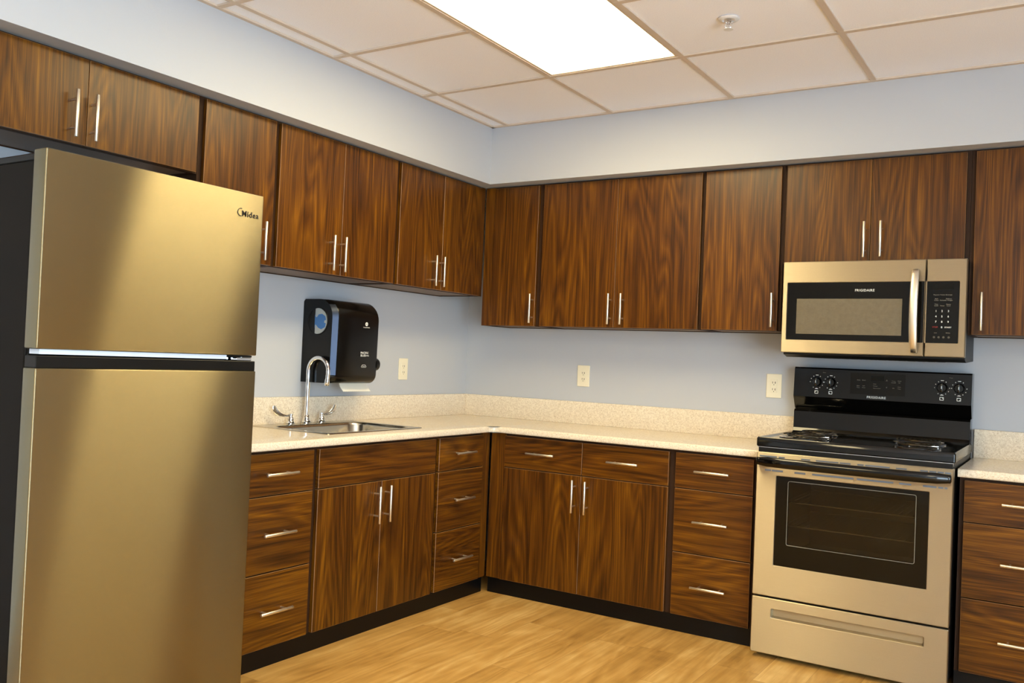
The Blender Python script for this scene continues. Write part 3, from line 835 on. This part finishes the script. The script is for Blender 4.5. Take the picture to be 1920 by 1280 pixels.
for kx, kz, q in kn:
    b = nb(); y = cy_(kz)
    lathe(b, [(0, -.019), (.017, -.018), (.019, -.015), (.021, -.003), (.023, 0), (0, .001)], (kx, y, kz), 'y', 24)
    box(b, kx-.0045, kx+.0045, y-.027, y-.015, kz-.019, kz+.019, .0025, 2)
    k_ = obj('knob', b, 'blackgloss', con, 35)
    obj('knob_pointer', bx(kx-.0012, kx+.0012, y-.0276, y-.0268, kz-.004, kz+.008), 'white_ink', k_)
b = nb()
for kx, kz, q in kn:
    for k in range(11):
        a = math.radians(-60+k*30)+PI/2+math.radians(90)
        if k in (3, 9): continue
        x, z = kx+.0305*math.cos(a), kz+.0305*math.sin(a)
        lathe(b, [(0, -.0006), (.0018, -.0006), (.0018, 0), (0, 0)], (x, cy_(z)-.0002, z), 'y', 8)
    for dz, w in ((.0325, .0062), (-.0325, .0068)):
        z = kz+dz; box(b, kx-w, kx+w, cy_(z)-.0006, cy_(z), z-.0012, z+.0012)
    z = kz-.0485; hw, hh, lw = .0072, .0062, .0011
    for bb in ((kx-hw, kx+hw, z+hh-lw, z+hh+lw), (kx-hw, kx+hw, z-hh-lw, z-hh+lw), (kx-hw-lw, kx-hw+lw, z-hh, z+hh), (kx+hw-lw, kx+hw+lw, z-hh, z+hh)):
        box(b, bb[0], bb[1], cy_(z)-.0006, cy_(z), bb[2], bb[3])
    ddx = (-.0035 if 'L' in q else .0035); ddz = (.0028 if 'T' in q else -.0028)
    box(b, kx+ddx-.0014, kx+ddx+.0014, cy_(z)-.0006, cy_(z), z+ddz-.0014, z+ddz+.0014)
obj('dial_markings', b, 'white_ink', con)
def cl(s, sz, x, z, al='CENTER'): return (s, sz, (x, cy_(z)-.0022, z), al)
b = text_bm([cl('Bake', .0068, 2.318, 1.186), cl('Broil', .0068, 2.341, 1.186), cl('Bake', .0058, 2.317, 1.159), cl('Time', .0058, 2.317, 1.151), cl('Self', .0058, 2.341, 1.160), cl('Clean', .0058, 2.341, 1.152),
             cl('Oven', .0052, 2.383, 1.171, 'LEFT'), cl('Preheat', .0052, 2.383, 1.161, 'LEFT'), cl('Door Locked', .0052, 2.383, 1.151, 'LEFT'),
             cl('^', .018, 2.441, 1.186), cl('v', .012, 2.441, 1.158), cl('Timer', .0058, 2.470, 1.188), cl('On/Off', .0058, 2.470, 1.180), cl('Clock', .0058, 2.495, 1.189), cl('Set', .0058, 2.495, 1.181), cl('Off', .0058, 2.470, 1.155),
             cl('Start', .0058, 2.495, 1.162), cl('Time', .0058, 2.495, 1.153), cl('Oven', .0055, 2.161, 1.214), cl('Oven', .0055, 2.707, 1.214)], 'y')
obj('control_lettering', b, 'grey_ink', con)
b = text_bm([(
    'FRIGIDAIRE', .0148, (2.398, cy_(1.108)-.0006, 1.108), 'CENTER')], 'yb'); obj('name_lettering', b, 'white_ink', con)

# ------------------------------------------------------------------ over-the-range microwave
MX0, MX1, MY, MZ0, MZ1 = 2.031, 2.786, -.394, 1.300, 1.711
t = thing('microwave', 'stainless over-the-range microwave with black window and keypad above the stove', 'microwave', ((MX0+MX1)/2, -.2, MZ0))
b = nb(); prism(b, [(-.0005, 1.292), (-.30, 1.280), (-.355, 1.292), (-.355, 1.7105), (-.0005, 1.7105)], 'x', MX0+.003, MX1-.003); obj('casing', b, 'black', t)
b = nb()
for k in range(14):
    x = MX0+.09+k*.041; box(b, x, x+.028, -.22, -.10, 1.281, 1.2835)
obj('grease_filters', b, 'coil', t)
GX0 = 2.053; DX1 = 2.6295
b = nb(); yplate(b, (MX0, DX1, MZ0, MZ1), (GX0, DX1-.004, 1.358, 1.6165), MY, -.356, .003, .003, bev=.003)
md = obj('microwave_door', b, 'steelR', t, 30)
obj('door_glass', bx(GX0+.0003, DX1-.0043, MY+.0025, MY+.012, 1.3583, 1.6162), 'blackpanel', md)
obj('window_screen', bx(2.096, 2.540, MY+.0015, MY+.003, 1.385, 1.5435), 'screen', md)
b = nb(); yplate(b, (DX1+.003, MX1, MZ0, MZ1), (DX1+.0035, 2.7585, 1.358, 1.6165), MY, -.356, .003, .004, bev=.003)
mp = obj('control_panel', b, 'steelR', t, 30)
obj('keypad', bx(DX1+.0036, 2.7582, MY+.0012, MY+.012, 1.3583, 1.6162), 'blackpanel', mp)
obj('clock_window', bx(2.658, 2.738, MY+.0006, MY+.0014, 1.582, 1.604), 'display', mp)
b = nb(); loops = []
for k in range(19):
    f = k/18; z = 1.314+(1.668-1.314)*f; yb_ = MY-.012-.040*math.sin(PI*f)**.7
    w = .0165-.003*abs(2*f-1)**6
    loops.append([(2.592+u*w, yb_+v*.006, z) for u, v in [(math.cos(2*PI*q/14), math.sin(2*PI*q/14)) for q in range(14)]])
loft(b, loops, True, True)
for z in (1.328, 1.652): box(b, 2.584, 2.600, MY-.016, MY+.0, z-.010, z+.010, .002, 1)
obj('door_handle', b, 'steel_pull', md, 60)
yk = MY+.0006
b = text_bm([('FRIGIDAIRE', .0145, (2.386, MY+.002, 1.580), 'CENTER')], 'yb'); obj('name_lettering', b, 'white_ink', md)
cx3 = (2.673, 2.696, 2.720); tx = []
for r_, row in enumerate((('1', '2', '3'), ('4', '5', '6'), ('7', '8', '9'))):
    for c_i, s in enumerate(row): tx.append((s, .0115, (cx3[c_i], yk, 1.4915-.0225*r_), 'CENTER'))
tx += [('0', .0115, (cx3[1], yk, 1.4235), 'CENTER'), ('START', .0082, (cx3[2], yk, 1.4235), 'CENTER')]
b = text_bm(tx, 'yb'); obj('keypad_numbers', b, 'white_ink', mp)
tx = []
for z, row in ((1.560, ('Popcorn', 'Potato', 'Beverage')), (1.543, ('Melt', '', 'Defrost')), (1.537, ('Soften', 'Reheat', 'by Weight')), (1.520, ('Time', '', 'Power')), (1.514, ('Cook', 'Timer', 'Level'))):
    for c_i, s in enumerate(row):
        if s: tx.append((s, .0060, (cx3[c_i], yk, z), 'CENTER'))
tx += [('Lock', .005, (2.673, yk, 1.4005), 'CENTER'), ('+30 Sec', .005, (2.720, yk, 1.4005), 'CENTER')]
b = text_bm(tx, 'yb'); obj('keypad_lettering', b, 'grey_ink', mp)
b = text_bm([('STOP', .0082, (2.671, yk, 1.4240), 'CENTER')], 'yb'); obj('stop_lettering', b, 'red_ink', mp)
b = nb()
for k, x in enumerate((2.668, 2.686, 2.704, 2.724)):
    lathe(b, [(.0036, 0), (.0046, 0), (.0046, -.0004), (.0036, -.0004), (.0036, 0)], (x, yk+.0004, 1.382), 'y', 14)
obj('keypad_symbols', b, mat('dim_ink', (70,64,54), .5), mp)

# ------------------------------------------------------------------ camera
CX, CY, CZ, YAW, PITCH, ROLL, FPX = 3.1800, -4.5036, 1.2181, .5647, .0189, .0424, 1675.72
f = Vector((-math.sin(YAW)*math.cos(PITCH), math.cos(YAW)*math.cos(PITCH), math.sin(PITCH)))
rt = Vector((math.cos(YAW), math.sin(YAW), 0)); up = rt.cross(f)
r2 = rt*math.cos(ROLL)+up*math.sin(ROLL); u2 = -rt*math.sin(ROLL)+up*math.cos(ROLL)
cam = bpy.data.cameras.new('camera'); co = bpy.data.objects.new('camera', cam); COL.objects.link(co)
mw = Matrix((r2, u2, -f)).transposed().to_4x4(); mw.translation = (CX, CY, CZ); co.matrix_world = mw
cam.sensor_width = 36.; cam.lens = FPX/1920*36.; cam.clip_start = .02
SC.camera = co

w = bpy.data.worlds.new('world'); SC.world = w; w.use_nodes = True
w.node_tree.nodes['Background'].inputs[0].default_value = (.6, .7, 1, 1); w.node_tree.nodes['Background'].inputs[1].default_value = .15
SC.view_settings.view_transform = 'Standard'; SC.view_settings.look = 'None'; SC.view_settings.gamma = 1.
SC.view_settings.exposure = 0.93; SC.view_settings.use_curve_mapping = False
try:
    SC.cycles.use_denoising = True; SC.cycles.max_bounces = 10; SC.cycles.diffuse_bounces = 6; SC.cycles.sample_clamp_indirect = 8.
except Exception: pass
